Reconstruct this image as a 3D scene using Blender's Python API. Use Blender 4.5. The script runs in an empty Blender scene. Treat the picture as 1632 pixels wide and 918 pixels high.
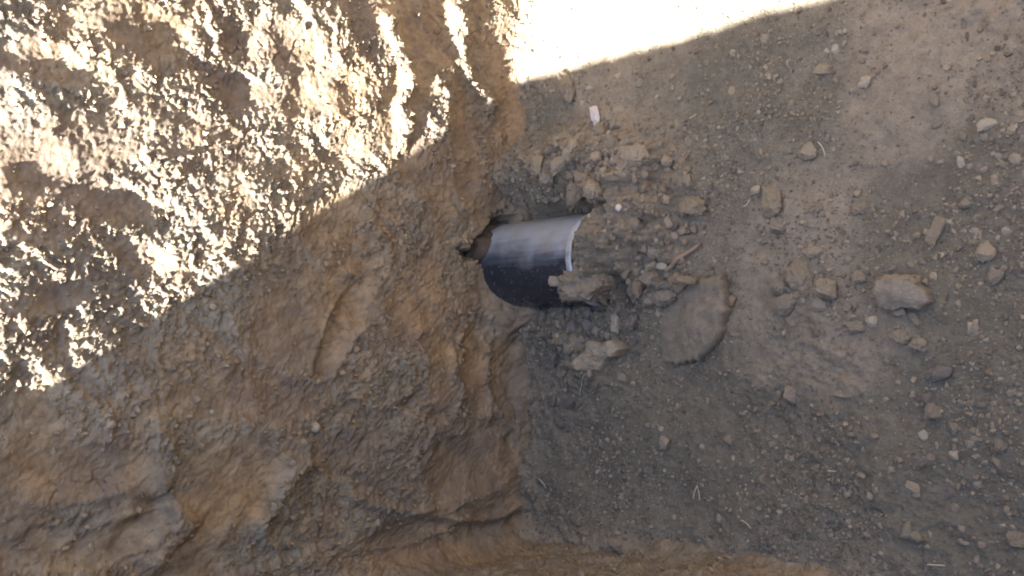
import bpy, math, random
import numpy as np
from mathutils import Vector, Matrix

random.seed(7)
rng = np.random.default_rng(7)
scene = bpy.context.scene
COL = scene.collection

# ------------------------------------------------------------------ camera
W0, H0 = 1632.0, 918.0
FPX = 1358.0                                   # focal length in photo pixels
PITCH = math.radians(42.0)
DIST = 2.5
CAM = np.array([DIST * math.cos(PITCH), 0.0, DIST * math.sin(PITCH)])
FWD = np.array([-math.cos(PITCH), 0.0, -math.sin(PITCH)])
RGT = np.array([math.sin(PITCH), 0.0, -math.cos(PITCH)])
UPV = np.array([0.0, 1.0, 0.0])
cd = bpy.data.cameras.new('camera')
cam = bpy.data.objects.new('camera', cd)
COL.objects.link(cam)
cd.sensor_width = 36.0
cd.lens = 36.0 * FPX / W0
cd.clip_start = 0.05
cd.clip_end = 500.0
m = Matrix(((RGT[0], UPV[0], -FWD[0], CAM[0]), (RGT[1], UPV[1], -FWD[1], CAM[1]),
            (RGT[2], UPV[2], -FWD[2], CAM[2]), (0, 0, 0, 1)))
cam.matrix_world = m
scene.camera = cam

# ------------------------------------------------------------------ sky, sun, exposure
SUN_T = Vector((-0.15, 0.65, -1.0)).normalized()      # direction the light travels
to_sun = -SUN_T
elev = math.asin(to_sun.z)
azim = math.atan2(to_sun.x, to_sun.y)
world = bpy.data.worlds.new('World')
scene.world = world
world.use_nodes = True
wn = world.node_tree.nodes
bg = wn['Background'] if 'Background' in wn else wn.new('ShaderNodeBackground')
sky = wn.new('ShaderNodeTexSky')
sky.sky_type = 'NISHITA'
sky.sun_disc = False
sky.sun_elevation = elev
sky.sun_rotation = azim
world.node_tree.links.new(sky.outputs[0], bg.inputs[0])
bg.inputs[1].default_value = 0.085
sd = bpy.data.lights.new('sun', 'SUN')
sd.energy = 5.0
sd.angle = math.radians(0.55)
sd.color = (1.0, 0.98, 0.94)
sun = bpy.data.objects.new('sun', sd)
sun.rotation_euler = SUN_T.to_track_quat('-Z', 'Y').to_euler()
sun.location = (2, -4, 6)
COL.objects.link(sun)
scene.view_settings.view_transform = 'Standard'
scene.view_settings.look = 'None'
scene.view_settings.gamma = 1.0
scene.view_settings.use_curve_mapping = False
scene.view_settings.exposure = 3.74
scene.render.engine = 'CYCLES'
scene.cycles.use_denoising = True
scene.cycles.filter_width = 1.9
scene.cycles.max_bounces = 8
scene.cycles.diffuse_bounces = 5

# ------------------------------------------------------------------ helpers
def px_ray(px, py):
    d = FWD + RGT * ((px - W0 / 2) / FPX) - UPV * ((py - H0 / 2) / FPX)
    return d
def on_floor(px, py, z=0.0):
    d = px_ray(px, py)
    t = (z - CAM[2]) / d[2]
    return CAM + d * t
def depth_of(p):
    return float(np.dot(np.asarray(p) - CAM, FWD))
def project(P):
    q = P - CAM
    dep = np.maximum(q @ FWD, 0.05)
    return W0 / 2 + FPX * (q @ RGT) / dep, H0 / 2 - FPX * (q @ UPV) / dep

def _hash(ix, iy, seed):
    h = (ix.astype(np.int64) * 374761393 + iy.astype(np.int64) * 668265263 + seed * 974634777) & 0xFFFFFFFF
    h = ((h ^ (h >> 13)) * 1274126177) & 0xFFFFFFFF
    h = ((h ^ (h >> 15)) * 2246822519) & 0xFFFFFFFF
    return ((h ^ (h >> 16)) & 0xFFFFFF).astype(np.float32) / 16777216.0
def perlin(x, y, seed=0):
    x0 = np.floor(x); y0 = np.floor(y)
    fx = (x - x0).astype(np.float32); fy = (y - y0).astype(np.float32)
    ix = x0.astype(np.int64); iy = y0.astype(np.int64)
    u = fx * fx * fx * (fx * (fx * 6 - 15) + 10)
    v = fy * fy * fy * (fy * (fy * 6 - 15) + 10)
    def g(dx, dy):
        a = _hash(ix + dx, iy + dy, seed) * (2 * math.pi)
        return np.cos(a) * (fx - dx) + np.sin(a) * (fy - dy)
    a = g(0, 0); b = g(1, 0); c = g(0, 1); d = g(1, 1)
    return ((a + (b - a) * u) + ((c + (d - c) * u) - (a + (b - a) * u)) * v) * 1.5
def fbm(x, y, octv=4, seed=0, gain=0.5, lac=2.03):
    s = np.zeros(np.broadcast(x, y).shape, np.float32); amp = 1.0
    for o in range(octv):
        s += amp * perlin(x, y, seed + 31 * o)
        x = x * lac + 7.3; y = y * lac - 3.1; amp *= gain
    return s
def worley(x, y, seed=0):
    """distance to nearest and second nearest cell centre and the nearest cell's random value"""
    ix = np.floor(x).astype(np.int64); iy = np.floor(y).astype(np.int64)
    f1 = np.full(x.shape, 9.0, np.float32); f2 = f1.copy(); val = np.zeros(x.shape, np.float32)
    for dx in (-1, 0, 1):
        for dy in (-1, 0, 1):
            cx = ix + dx; cy = iy + dy
            jx = cx + _hash(cx, cy, seed); jy = cy + _hash(cx, cy, seed + 5)
            d = ((jx - x) ** 2 + (jy - y) ** 2).astype(np.float32)
            near = d < f1
            f2 = np.where(near, f1, np.minimum(f2, d))
            val = np.where(near, _hash(cx, cy, seed + 9), val)
            f1 = np.where(near, d, f1)
    return np.sqrt(f1), np.sqrt(f2), val
def fbm3(P, f, octv, seed, gain=0.55):
    x, y, z = P[:, 0] * f, P[:, 1] * f, P[:, 2] * f
    return (fbm(x + 3.7 * seed % 11, y + 0.37 * z, octv, seed, gain) + fbm(y - 1.3, z + 0.41 * x, octv, seed + 1, gain) + fbm(z + 5.1, x + 0.39 * y, octv, seed + 2, gain)) * 0.62
def worley3(P, f, seed):
    Q = P * f; I = np.floor(Q).astype(np.int64)
    f1 = np.full(len(P), 9.0, np.float32); val = np.zeros(len(P), np.float32)
    for dx in (-1, 0, 1):
        for dy in (-1, 0, 1):
            for dz in (-1, 0, 1):
                c = I + np.array([dx, dy, dz]); h = c[:, 2] * 7919
                j = np.stack([_hash(c[:, 0] + h, c[:, 1], seed), _hash(c[:, 0] + h, c[:, 1], seed + 3), _hash(c[:, 0] + h, c[:, 1], seed + 6)], -1)
                d = np.sqrt((((c + j) - Q) ** 2).sum(-1)).astype(np.float32)
                near = d < f1; val = np.where(near, j[:, 1], val); f1 = np.where(near, d, f1)
    return f1, val
def sstep(a, b, x):
    t = np.clip((x - a) / (b - a), 0, 1)
    return t * t * (3 - 2 * t)
def ell(U, V, cx, cy, rx, ry, ang=0.0):
    """elliptic radius (1 on the outline), angle in degrees, counter-clockwise as seen"""
    a = math.radians(ang); dx = U - cx; dy = -(V - cy)
    p = dx * math.cos(a) + dy * math.sin(a); q = -dx * math.sin(a) + dy * math.cos(a)
    return np.sqrt((p / rx) ** 2 + (q / ry) ** 2)
def seg_dist(U, V, pts):
    d = np.full(U.shape, 1e9, np.float32)
    for (x0, y0), (x1, y1) in zip(pts[:-1], pts[1:]):
        vx, vy = x1 - x0, y1 - y0
        t = np.clip(((U - x0) * vx + (V - y0) * vy) / (vx * vx + vy * vy), 0, 1)
        d = np.minimum(d, np.hypot(U - x0 - t * vx, V - y0 - t * vy))
    return d

def grid_mesh(name, P, attrs=None, closed=False, smooth=True):
    """P: (rows, cols, 3)"""
    R, C = P.shape[:2]
    idx = np.arange(R * C).reshape(R, C)
    if closed:
        nxt = np.roll(idx, -1, axis=1)
        a, b, c, d = idx[:-1], nxt[:-1], nxt[1:], idx[1:]
    else:
        a, b, c, d = idx[:-1, :-1], idx[:-1, 1:], idx[1:, 1:], idx[1:, :-1]
    F = np.stack([a, b, c, d], -1).reshape(-1, 4).astype(np.int32)
    me = bpy.data.meshes.new(name)
    me.vertices.add(R * C)
    me.vertices.foreach_set('co', P.reshape(-1).astype(np.float32))
    me.loops.add(F.size)
    me.loops.foreach_set('vertex_index', F.reshape(-1))
    me.polygons.add(len(F))
    me.polygons.foreach_set('loop_start', np.arange(0, F.size, 4, dtype=np.int32))
    me.polygons.foreach_set('use_smooth', np.full(len(F), smooth))
    for k, v in (attrs or {}).items():
        at = me.attributes.new(k, 'FLOAT', 'POINT')
        at.data.foreach_set('value', v.reshape(-1).astype(np.float32))
    me.update(); me.validate()
    return me
def tri_mesh(name, V, F, smooth=False, attrs=None):
    me = bpy.data.meshes.new(name)
    me.vertices.add(len(V)); me.vertices.foreach_set('co', V.reshape(-1).astype(np.float32))
    F = F.astype(np.int32)
    me.loops.add(F.size); me.loops.foreach_set('vertex_index', F.reshape(-1))
    me.polygons.add(len(F)); me.polygons.foreach_set('loop_start', np.arange(0, F.size, F.shape[1], dtype=np.int32))
    me.polygons.foreach_set('use_smooth', np.full(len(F), smooth))
    for k, v in (attrs or {}).items():
        at = me.attributes.new(k, 'FLOAT', 'POINT'); at.data.foreach_set('value', v.reshape(-1).astype(np.float32))
    me.update(); me.validate()
    return me
def link(name, me, mat=None, parent=None, **props):
    o = bpy.data.objects.new(name, me); COL.objects.link(o)
    if mat is not None and me is not None and len(me.materials) == 0: me.materials.append(mat)
    if parent: o.parent = parent
    for k, v in props.items(): o[k] = v
    return o

# ------------------------------------------------------------------ materials
class NT:
    def __init__(s, name):
        s.m = bpy.data.materials.new(name); s.m.use_nodes = True
        s.t = s.m.node_tree; s.b = s.t.nodes['Principled BSDF']
        s.b.inputs['Specular IOR Level'].default_value = 0.25
    def n(s, typ, **kw):
        nd = s.t.nodes.new(typ)
        for k, v in kw.items():
            if hasattr(nd, k) and k not in nd.inputs: setattr(nd, k, v)
            else: nd.inputs[k].default_value = v
        return nd
    def l(s, a, b): s.t.links.new(a, b)
    def coord(s): return s.n('ShaderNodeTexCoord').outputs['Object']
    def noise(s, vec, scale, detail=5.0, rough=0.55, dist=0.0):
        nd = s.n('ShaderNodeTexNoise'); s.l(vec, nd.inputs['Vector'])
        nd.inputs['Scale'].default_value = scale; nd.inputs['Detail'].default_value = detail
        nd.inputs['Roughness'].default_value = rough; nd.inputs['Distortion'].default_value = dist
        return nd.outputs['Fac']
    def ramp(s, fac, a, b, lo=0.0, hi=1.0):
        nd = s.n('ShaderNodeMapRange'); s.l(fac, nd.inputs['Value'])
        nd.inputs['From Min'].default_value = a; nd.inputs['From Max'].default_value = b
        nd.inputs['To Min'].default_value = lo; nd.inputs['To Max'].default_value = hi
        return nd.outputs['Result']
    def mix(s, fac, a, b, mode='MIX'):
        nd = s.n('ShaderNodeMix'); nd.data_type = 'RGBA'; nd.blend_type = mode
        for k, v in ((0, fac), (6, a), (7, b)):
            if hasattr(v, 'is_output'): s.l(v, nd.inputs[k])
            else: nd.inputs[k].default_value = v if k == 0 else (*v, 1.0)
        return nd.outputs[2]
    def math(s, op, a, b=0.0):
        nd = s.n('ShaderNodeMath'); nd.operation = op
        for k, v in ((0, a), (1, b)):
            if hasattr(v, 'is_output'): s.l(v, nd.inputs[k])
            else: nd.inputs[k].default_value = v
        return nd.outputs[0]
    def attr(s, name):
        nd = s.n('ShaderNodeAttribute'); nd.attribute_name = name; return nd.outputs['Fac']
    def bump(s, h, strength, dist):
        nd = s.n('ShaderNodeBump'); nd.inputs['Strength'].default_value = strength; nd.inputs['Distance'].default_value = dist
        s.l(h, nd.inputs['Height']); s.l(nd.outputs[0], s.b.inputs['Normal'])
    def done(s, col, rough=0.9):
        if hasattr(col, 'is_output'): s.l(col, s.b.inputs['Base Color'])
        else: s.b.inputs['Base Color'].default_value = (*col, 1)
        if hasattr(rough, 'is_output'): s.l(rough, s.b.inputs['Roughness'])
        else: s.b.inputs['Roughness'].default_value = rough
        return s.m

def mat_wall():
    t = NT('clay_wall'); c = t.coord()
    tone = t.attr('tone'); hue = t.attr('hue')
    clay = t.mix(hue, (0.275, 0.196, 0.116), (0.20, 0.144, 0.096))
    crumb = t.mix(t.noise(c, 9.0), (0.172, 0.147, 0.108), (0.24, 0.203, 0.148))
    col = t.mix(tone, clay, crumb)
    col = t.mix(t.math('MULTIPLY', t.attr('ochre'), 0.8), col, (0.28, 0.186, 0.098))
    n1 = t.noise(c, 26.0, 6.0, 0.65)
    col = t.mix(t.ramp(n1, 0.38, 0.62, 0.0, 0.85), col, t.mix(1.0, col, (0.55, 0.51, 0.49), 'MULTIPLY'))
    n2 = t.noise(c, 130.0, 4.0, 0.7)
    col = t.mix(t.ramp(n2, 0.62, 0.74, 0.0, 0.5), col, (0.36, 0.29, 0.21))
    col = t.mix(t.ramp(n2, 0.40, 0.26, 0.0, 0.55), col, (0.075, 0.052, 0.036))
    n3 = t.noise(c, 3.2, 4.0, 0.6, 0.8)
    col = t.mix(t.ramp(n3, 0.48, 0.64, 0.0, 0.6), col, (0.125, 0.10, 0.08))
    t.bump(t.noise(c, 190.0, 6.0, 0.75), 0.8, 0.005)
    return t.done(col, t.ramp(tone, 0, 1, 0.68, 0.92))
def mat_floor():
    t = NT('trench_soil'); c = t.coord()
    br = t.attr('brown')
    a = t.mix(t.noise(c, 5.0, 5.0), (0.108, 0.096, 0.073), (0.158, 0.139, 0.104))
    b = t.mix(t.noise(c, 7.0, 5.0), (0.205, 0.168, 0.124), (0.255, 0.211, 0.156))  # upper-floor tone, lightened for glare as well as dry soil
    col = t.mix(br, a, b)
    n1 = t.noise(c, 38.0, 6.0, 0.7)
    col = t.mix(t.ramp(n1, 0.36, 0.62, 0.0, 0.7), col, t.mix(1.0, col, (0.66, 0.63, 0.61), 'MULTIPLY'))
    n2 = t.noise(c, 170.0, 4.0, 0.75)
    col = t.mix(t.ramp(n2, 0.58, 0.70, 0.0, 0.6), col, (0.29, 0.24, 0.172))
    col = t.mix(t.ramp(n2, 0.43, 0.30, 0.0, 0.8), col, (0.035, 0.030, 0.026))  # dark specks paint in the shadows between crumbs
    t.bump(t.noise(c, 240.0, 5.0, 0.72), 0.9, 0.005)
    return t.done(col, 0.93)
def mat_clod(name, c1, c2, islands=False):
    t = NT(name); c = t.coord()
    if islands:
        f = t.n('ShaderNodeNewGeometry').outputs['Random Per Island']
    else:
        f = t.n('ShaderNodeObjectInfo').outputs['Random']
    col = t.mix(f, c1, c2)
    n1 = t.noise(c, 45.0, 6.0, 0.7)
    col = t.mix(t.ramp(n1, 0.36, 0.66, 0.0, 0.65), col, t.mix(1.0, col, (0.6, 0.56, 0.53), 'MULTIPLY'))
    if not islands:
        n2 = t.noise(c, 230.0, 3.0, 0.7)
        col = t.mix(t.ramp(n2, 0.58, 0.72, 0.0, 0.45), col, (0.36, 0.30, 0.23))
        t.bump(t.noise(c, 260.0, 4.0, 0.7), 0.55, 0.003)
    return t.done(col, 0.92)
M_WALL = mat_wall(); M_FLOOR = mat_floor()
TONE = {
    'pale':  mat_clod('pale_clod', (0.27, 0.232, 0.175), (0.33, 0.285, 0.215)),
    'tan':   mat_clod('tan_clod', (0.21, 0.175, 0.126), (0.25, 0.206, 0.148)),
    'brown': mat_clod('brown_clod', (0.175, 0.144, 0.104), (0.21, 0.172, 0.122)),
    'grey':  mat_clod('grey_clod', (0.165, 0.138, 0.105), (0.22, 0.184, 0.14)),
    'dark':  mat_clod('dark_clod', (0.10, 0.086, 0.076), (0.14, 0.12, 0.10)),
    'rust':  mat_clod('rust_clod', (0.19, 0.142, 0.096), (0.20, 0.15, 0.102)),
    'earth': mat_clod('earth_clod', (0.15, 0.125, 0.093), (0.16, 0.133, 0.099)),
    'white': mat_clod('white_stone', (0.46, 0.42, 0.38), (0.50, 0.46, 0.42)),
}
M_CRUMB = mat_clod('crumb_soil', (0.09, 0.073, 0.053), (0.25, 0.206, 0.15), True)
M_CLAYCRUMB = mat_clod('crumb_clay', (0.15, 0.115, 0.078), (0.24, 0.188, 0.128), True)

# ------------------------------------------------------------------ pipe numbers the soil needs
PIPE_R = 0.122
PIPE_Z = 0.032
PIPE_END = 0.386
PIPE_Y0, PIPE_Y1 = 0.062, 0.074                # axis at the wall and at the open end
def pipe_y(x): return PIPE_Y0 + (PIPE_Y1 - PIPE_Y0) * np.clip(x / PIPE_END, -1, 1.5)

# ------------------------------------------------------------------ trench floor
def floor_height(x, y):
    z = 0.020 * fbm(x * 1.6 + 3, y * 1.6, 2, 11) + 0.012 * fbm(x * 5, y * 5, 3, 12)
    rough = sstep(-0.35, 0.45, fbm(x * 2.3, y * 2.3 + 9, 3, 13))
    z = z + (0.35 + 0.65 * rough) * (0.0075 * fbm(x * 19, y * 19, 4, 14) + 0.0030 * fbm(x * 75, y * 75, 3, 15, 0.6))
    f1, f2, val = worley(x * 26 + 0.8 * perlin(x * 20, y * 20, 4), y * 26 + 0.8 * perlin(x * 20, y * 20, 5), 16)
    z = z + rough * 0.007 * np.clip(0.62 - f1, 0, 1) * (0.3 + val)
    # loose spoil heaped along and in front of the pipe
    def mound(cx, cy, rx, ry, h):
        return h * np.exp(-(((x - cx) / rx) ** 2 + ((y - cy) / ry) ** 2))
    up = mound(0.17, 0.32, 0.20, 0.075, 0.095) + mound(0.47, 0.25, 0.13, 0.11, 0.10) + mound(0.36, 0.37, 0.11, 0.06, 0.055)
    fr = mound(0.426, 0.085, 0.080, 0.112, 0.152) + mound(0.54, 0.12, 0.11, 0.15, 0.07)
    lo = mound(0.20, -0.115, 0.17, 0.055, 0.045) + mound(0.30, -0.21, 0.16, 0.10, 0.035)
    heap = up + fr + lo
    hr = sstep(0.012, 0.05, heap)
    z = z + heap + hr * (0.030 * fbm(x * 11, y * 11, 5, 18, 0.62) + 0.034 * np.clip(0.7 - f1, 0, 1) * (0.3 + val))
    # the trough the pipe lies in, kept open along its far flank
    py = pipe_y(x)
    ins = np.exp(-((y - py - PIPE_R - 0.012) / 0.020) ** 2) * sstep(0.47, 0.43, x) * sstep(-0.02, 0.05, x)
    z = z - ins * np.clip(z + 0.005, 0, 1) * 0.95
    body = sstep(PIPE_R * 0.98, PIPE_R * 0.85, np.abs(y - py)) * sstep(PIPE_END - 0.020, PIPE_END - 0.045, x)
    z = z * (1 - body) + body * np.minimum(z, PIPE_Z + 0.01)
    lim = PIPE_Z + np.sqrt(np.maximum(PIPE_R ** 2 - (y - py) ** 2, 0)) - 0.010 + 1.2 * np.clip(x - PIPE_END - 0.012, 0, 1)
    z = np.where((np.abs(y - py) < PIPE_R + 0.012) & (x > PIPE_END - 0.045), np.minimum(z, lim + 0.006 * fbm(x * 40, y * 40, 3, 23)), z)
    # dark hollow beside the lower corner of the open end
    z = z - 0.075 * np.exp(-(((x - 0.475) / 0.02) ** 2 + ((y + 0.005) / 0.05) ** 2))
    # soil banked up at the foot of the clay walls
    z = z + 0.045 * np.exp(-((x - 0.04) / 0.05) ** 2) * np.clip(0.35 + 0.9 * fbm(y * 8, y * 2 + x * 6, 3, 19), 0, 2)
    yb = np.interp(x, [0.0, 0.95, 2.0], [-0.71, -0.59, -0.575])
    z = z + (0.022 + 0.03 * fbm(x * 7, y * 7, 4, 26)) * np.exp(-np.clip(y - yb, 0, 9) / 0.05)
    # flank rising towards the far end of the trench
    z = z + 0.05 * sstep(1.0, 1.9, x) * sstep(-0.1, 0.5, y)
    return z.astype(np.float32)

FX = np.concatenate([np.linspace(-0.25, 0.0, 40, endpoint=False), np.arange(0.0, 1.45, 0.0029), np.linspace(1.45, 6.4, 120)])
FY = np.concatenate([np.linspace(-1.0, -0.84, 12, endpoint=False), np.arange(-0.84, 0.92, 0.0029), np.linspace(0.92, 2.0, 60)])
gx, gy = np.meshgrid(FX, FY)
FZ = floor_height(gx, gy)
brown = sstep(-0.25, 0.45, fbm(gx * 1.9 + 5, gy * 1.9, 4, 21) + 0.75 * (gy - 0.12) + 0.2 * (gx - 0.7) )  # y bias pales the upper floor: part drier soil, part painted glare
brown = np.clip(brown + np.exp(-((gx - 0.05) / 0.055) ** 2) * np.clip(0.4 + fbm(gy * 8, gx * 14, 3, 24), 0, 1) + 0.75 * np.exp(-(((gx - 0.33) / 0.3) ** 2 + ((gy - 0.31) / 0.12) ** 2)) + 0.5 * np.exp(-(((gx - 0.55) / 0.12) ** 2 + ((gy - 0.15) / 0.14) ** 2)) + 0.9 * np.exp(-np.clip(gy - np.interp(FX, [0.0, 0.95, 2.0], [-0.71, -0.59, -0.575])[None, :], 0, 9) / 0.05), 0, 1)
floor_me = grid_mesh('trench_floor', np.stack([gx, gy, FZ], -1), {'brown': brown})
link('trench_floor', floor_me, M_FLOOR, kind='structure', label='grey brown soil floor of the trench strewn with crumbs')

def floor_z(x, y):
    i = np.clip(np.searchsorted(FX, x) - 1, 0, len(FX) - 2); j = np.clip(np.searchsorted(FY, y) - 1, 0, len(FY) - 2)
    u = np.clip((x - FX[i]) / (FX[i + 1] - FX[i]), 0, 1); v = np.clip((y - FY[j]) / (FY[j + 1] - FY[j]), 0, 1)
    return (FZ[j, i] * (1 - u) + FZ[j, i + 1] * u) * (1 - v) + (FZ[j + 1, i] * (1 - u) + FZ[j + 1, i + 1] * u) * v
def floor_at(px, py):
    z = 0.0
    for _ in range(4):
        p = on_floor(px, py, z); z = float(floor_z(p[0], p[1]))
    return np.array([p[0], p[1], z])

# ------------------------------------------------------------------ trench walls: one loop round the trench
HW = 2.2
def arc(c, r, a0, a1, n):
    a = np.radians(np.linspace(a0, a1, n))
    return [(c[0] + r * math.cos(t), c[1] + r * math.sin(t)) for t in a]
def densify(pts, step):
    out = []
    for (x0, y0), (x1, y1) in zip(pts[:-1], pts[1:]):
        n = max(1, int(round(math.hypot(x1 - x0, y1 - y0) / step)))
        out += [(x0 + (x1 - x0) * k / n, y0 + (y1 - y0) * k / n) for k in range(n)]
    return out
R0 = 0.10
base = densify([(6.0, 0.88), (1.2, 0.88), (0.15, 1.02), (0.055, 0.97), (0.055, 0.92)], 0.04)  # unseen far wall, drawn in and angled to bounce sun onto the floor
base += densify([(0.055, 0.92), (0.048, -0.61)], 0.0026)
base += densify(arc((0.048 + R0, -0.61), R0, 180, 262, 14) + [(0.44, -0.665), (0.80, -0.605), (1.20, -0.575)], 0.0033)
base += densify([(1.20, -0.575), (6.0, -0.575), (6.0, 0.88)], 0.06)
base = np.array(base)
# the rim: every base point's partner on the upper edge
top = np.stack([np.interp(base[:, 0], [0.0, 0.12, 1.0, 6.0], [-0.06, -0.02, 0.95, 6.2]),
                np.interp(base[:, 1], [-0.77, -0.61, -0.55, 0.87, 0.88, 1.02], [-0.845, -0.80, -0.79, 0.93, 1.0, 1.10])], -1)
onlow = (base[:, 1] < -0.55)
top[onlow, 1] = -0.83 + 0.02 * np.sin(base[onlow, 0] * 2.3)
left = (base[:, 0] < 0.06)
top[left & ~onlow, 0] = -0.05
top[(base[:, 1] <= -0.574) & (base[:, 0] > 0.1), 1] = -0.83
tang = np.roll(base, -1, 0) - np.roll(base, 1, 0)
tang /= np.linalg.norm(tang, axis=1)[:, None]
norm = np.stack([-tang[:, 1], tang[:, 0]], -1)          # points into the trench
seglen = np.linalg.norm(np.roll(base, -1, 0) - base, axis=1)
S = np.concatenate([[0], np.cumsum(seglen)[:-1]])
ZR = np.concatenate([np.arange(-0.05, 1.50, 0.0027), np.linspace(1.50, HW, 26)])
zz = ZR[:, None]
k = np.clip(zz / HW, 0, 1)
BX = base[None, :, 0] * (1 - k) + top[None, :, 0] * k
BY = base[None, :, 1] * (1 - k) + top[None, :, 1] * k
BZ = np.broadcast_to(zz, BX.shape)
U, V = project(np.stack([BX, BY, BZ], -1))
A = np.broadcast_to(S[None, :], BX.shape).astype(np.float32); Bz = BZ.astype(np.float32)
fade = np.where(U > 815, np.clip(1 - (U - 815) / 300, 0.25, 1), 1.0)

# authored clay features, laid out over the face
smooth = np.zeros(BX.shape, np.float32)
carve = np.zeros(BX.shape, np.float32)
def patch(cx, cy, rx, ry, ang, depth, amount=1.0, soft=0.35, lip=0.0):
    """a patch planed smooth by the bucket: dished by depth, with an optional raised lip"""
    global smooth, carve
    e = ell(U, V, cx, cy, rx, ry, ang) + 0.20 * WOB + 0.30 * WOB2
    msk = sstep(1.0 + soft * 0.9, 1.0 - soft * 1.1, e)
    smooth = np.maximum(smooth, amount * msk)
    carve = carve - 0.55 * depth * np.clip(1 - e * e, 0, 1) * (e < 1)
    if lip: carve = carve + 0.7 * lip * np.exp(-((e - 1.12) / 0.16) ** 2) * sstep(-0.4, 0.5, WOB3)
WOB = fbm(A * 9, Bz * 9, 3, 40); WOB2 = fbm(A * 3.6 + 2, Bz * 3.6, 2, 38); WOB3 = fbm(A * 6 + 9, Bz * 6, 2, 39)
for args in [
    (752, 735, 82, 58, 20, 0.030, 1.0, 0.25, 0.010), (365, 768, 92, 78, 10, 0.022, 1.0, 0.3, 0.010),
    (645, 846, 78, 20, 18, 0.018, 1.0, 0.25, 0.006), (110, 748, 150, 46, 8, 0.020, 0.95, 0.4, 0.006),
    (552, 505, 22, 95, -22, 0.022, 1.0, 0.3, 0.006),
    (735, 235, 26, 105, 0, 0.006, 0.95, 0.3, 0.006), (820, 235, 26, 120, 4, 0.004, 1.0, 0.4, 0.0),
    (790, 110, 42, 78, 8, -0.020, 1.0, 0.3, 0.0), (690, 315, 34, 60, 0, 0.012, 0.8, 0.4, 0.0),
    (695, 600, 20, 78, 0, 0.006, 0.9, 0.4, 0.004), (752, 600, 22, 82, 0, 0.006, 0.9, 0.4, 0.004),
    (800, 610, 26, 90, 0, 0.005, 0.9, 0.4, 0.003), (835, 640, 14, 190, 0, 0.004, 1.0, 0.4, 0.0),
    (820, 760, 26, 70, 0, 0.000, 0.9, 0.4, 0.0),
    (215, 35, 130, 52, -18, 0.012, 0.9, 0.4, 0.0), (700, 40, 42, 60, 0, 0.010, 0.9, 0.3, 0.006),
    (55, 100, 90, 30, -12, 0.015, 0.9, 0.4, 0.004), (70, 265, 60, 42, 20, 0.015, 0.8, 0.4, 0.0),
    (420, 70, 85, 40, -10, 0.012, 0.85, 0.4, 0.0), (520, 150, 70, 40, 10, 0.012, 0.85, 0.4, 0.0),
    (390, 150, 60, 26, -20, 0.010, 0.8, 0.4, 0.0), (170, 320, 80, 30, -10, 0.012, 0.8, 0.4, 0.0),
    (330, 205, 60, 22, -20, 0.010, 0.8, 0.4, 0.0), (560, 240, 50, 34, 0, 0.010, 0.7, 0.4, 0.0),
    (240, 420, 70, 28, -25, 0.012, 0.8, 0.4, 0.0), (520, 360, 60, 40, 0, 0.010, 0.85, 0.4, 0.0),
    (640, 440, 70, 55, 0, 0.000, 0.65, 0.5, 0.0), (560, 330, 60, 30, 10, 0.004, 0.8, 0.4, 0.0),
    (330, 640, 110, 34, 6, 0.010, 0.75, 0.4, 0.0), (180, 860, 120, 26, 25, 0.020, 0.8, 0.4, 0.006),
    (470, 640, 60, 26, 15, 0.008, 0.7, 0.4, 0.0), (40, 880, 80, 40, 0, 0.012, 0.7, 0.4, 0.0),
    (640, 240, 30, 50, 0, 0.008, 0.8, 0.3, 0.0), (95, 470, 60, 22, 10, 0.016, 0.7, 0.4, 0.0),
    (680, 880, 150, 22, 4, 0.006, 0.6, 0.5, 0.0),
]:
    patch(*args)
# the long dragged lip low on the face and two tooth grooves
dl = seg_dist(U, V, [(560, 792), (620, 810), (700, 822), (765, 832), (805, 822), (835, 800)])
carve += 0.016 * np.exp(-(dl / 9) ** 2) - 0.014 * np.exp(-((seg_dist(U, V, [(760, 842), (800, 836), (838, 812)])) / 10) ** 2)
for pts, w, d in [([(440, 490), (500, 510), (545, 520)], 6, 0.009),
                  ([(640, 640), (690, 658), (715, 652)], 9, 0.014),
                  ([(150, 905), (220, 850), (285, 785)], 16, 0.035), ([(20, 830), (120, 812), (250, 800)], 12, 0.016),
                  ([(585, 400), (575, 450), (548, 520), (520, 560)], 12, 0.010), ([(700, 690), (660, 745), (650, 790)], 7, 0.016),
                  ([(815, 590), (812, 690), (822, 720)], 5, 0.012), ([(660, 620), (600, 690), (520, 760)], 9, 0.018)]:
    carve -= 0.5 * d * np.exp(-(seg_dist(U + 14 * WOB, V + 10 * WOB3, pts) / w) ** 2) * sstep(-0.6, 0.3, WOB2)
# rough crumbling ridges between the patches
rid = np.zeros(BX.shape, np.float32)
for pts, w, d in [([(250, 680), (270, 760), (290, 830), (240, 890)], 20, 0.022), ([(480, 740), (440, 800), (420, 850)], 16, 0.020),
                  ([(720, 570), (722, 660)], 8, 0.012), ([(775, 560), (776, 650)], 7, 0.010), ([(590, 330), (600, 410), (560, 440)], 18, 0.014),
                  ([(660, 330), (640, 400), (600, 470)], 26, 0.016), ([(620, 40), (640, 140), (640, 240)], 14, 0.020),
                  ([(725, 20), (745, 120), (790, 170)], 12, 0.018), ([(330, 30), (350, 80)], 10, 0.014)]:
    q = np.exp(-(seg_dist(U + 14 * WOB, V + 8 * WOB, pts) / w) ** 2)
    rid = np.maximum(rid, q); carve += d * q
smooth = smooth * (1 - 0.9 * rid)

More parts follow.
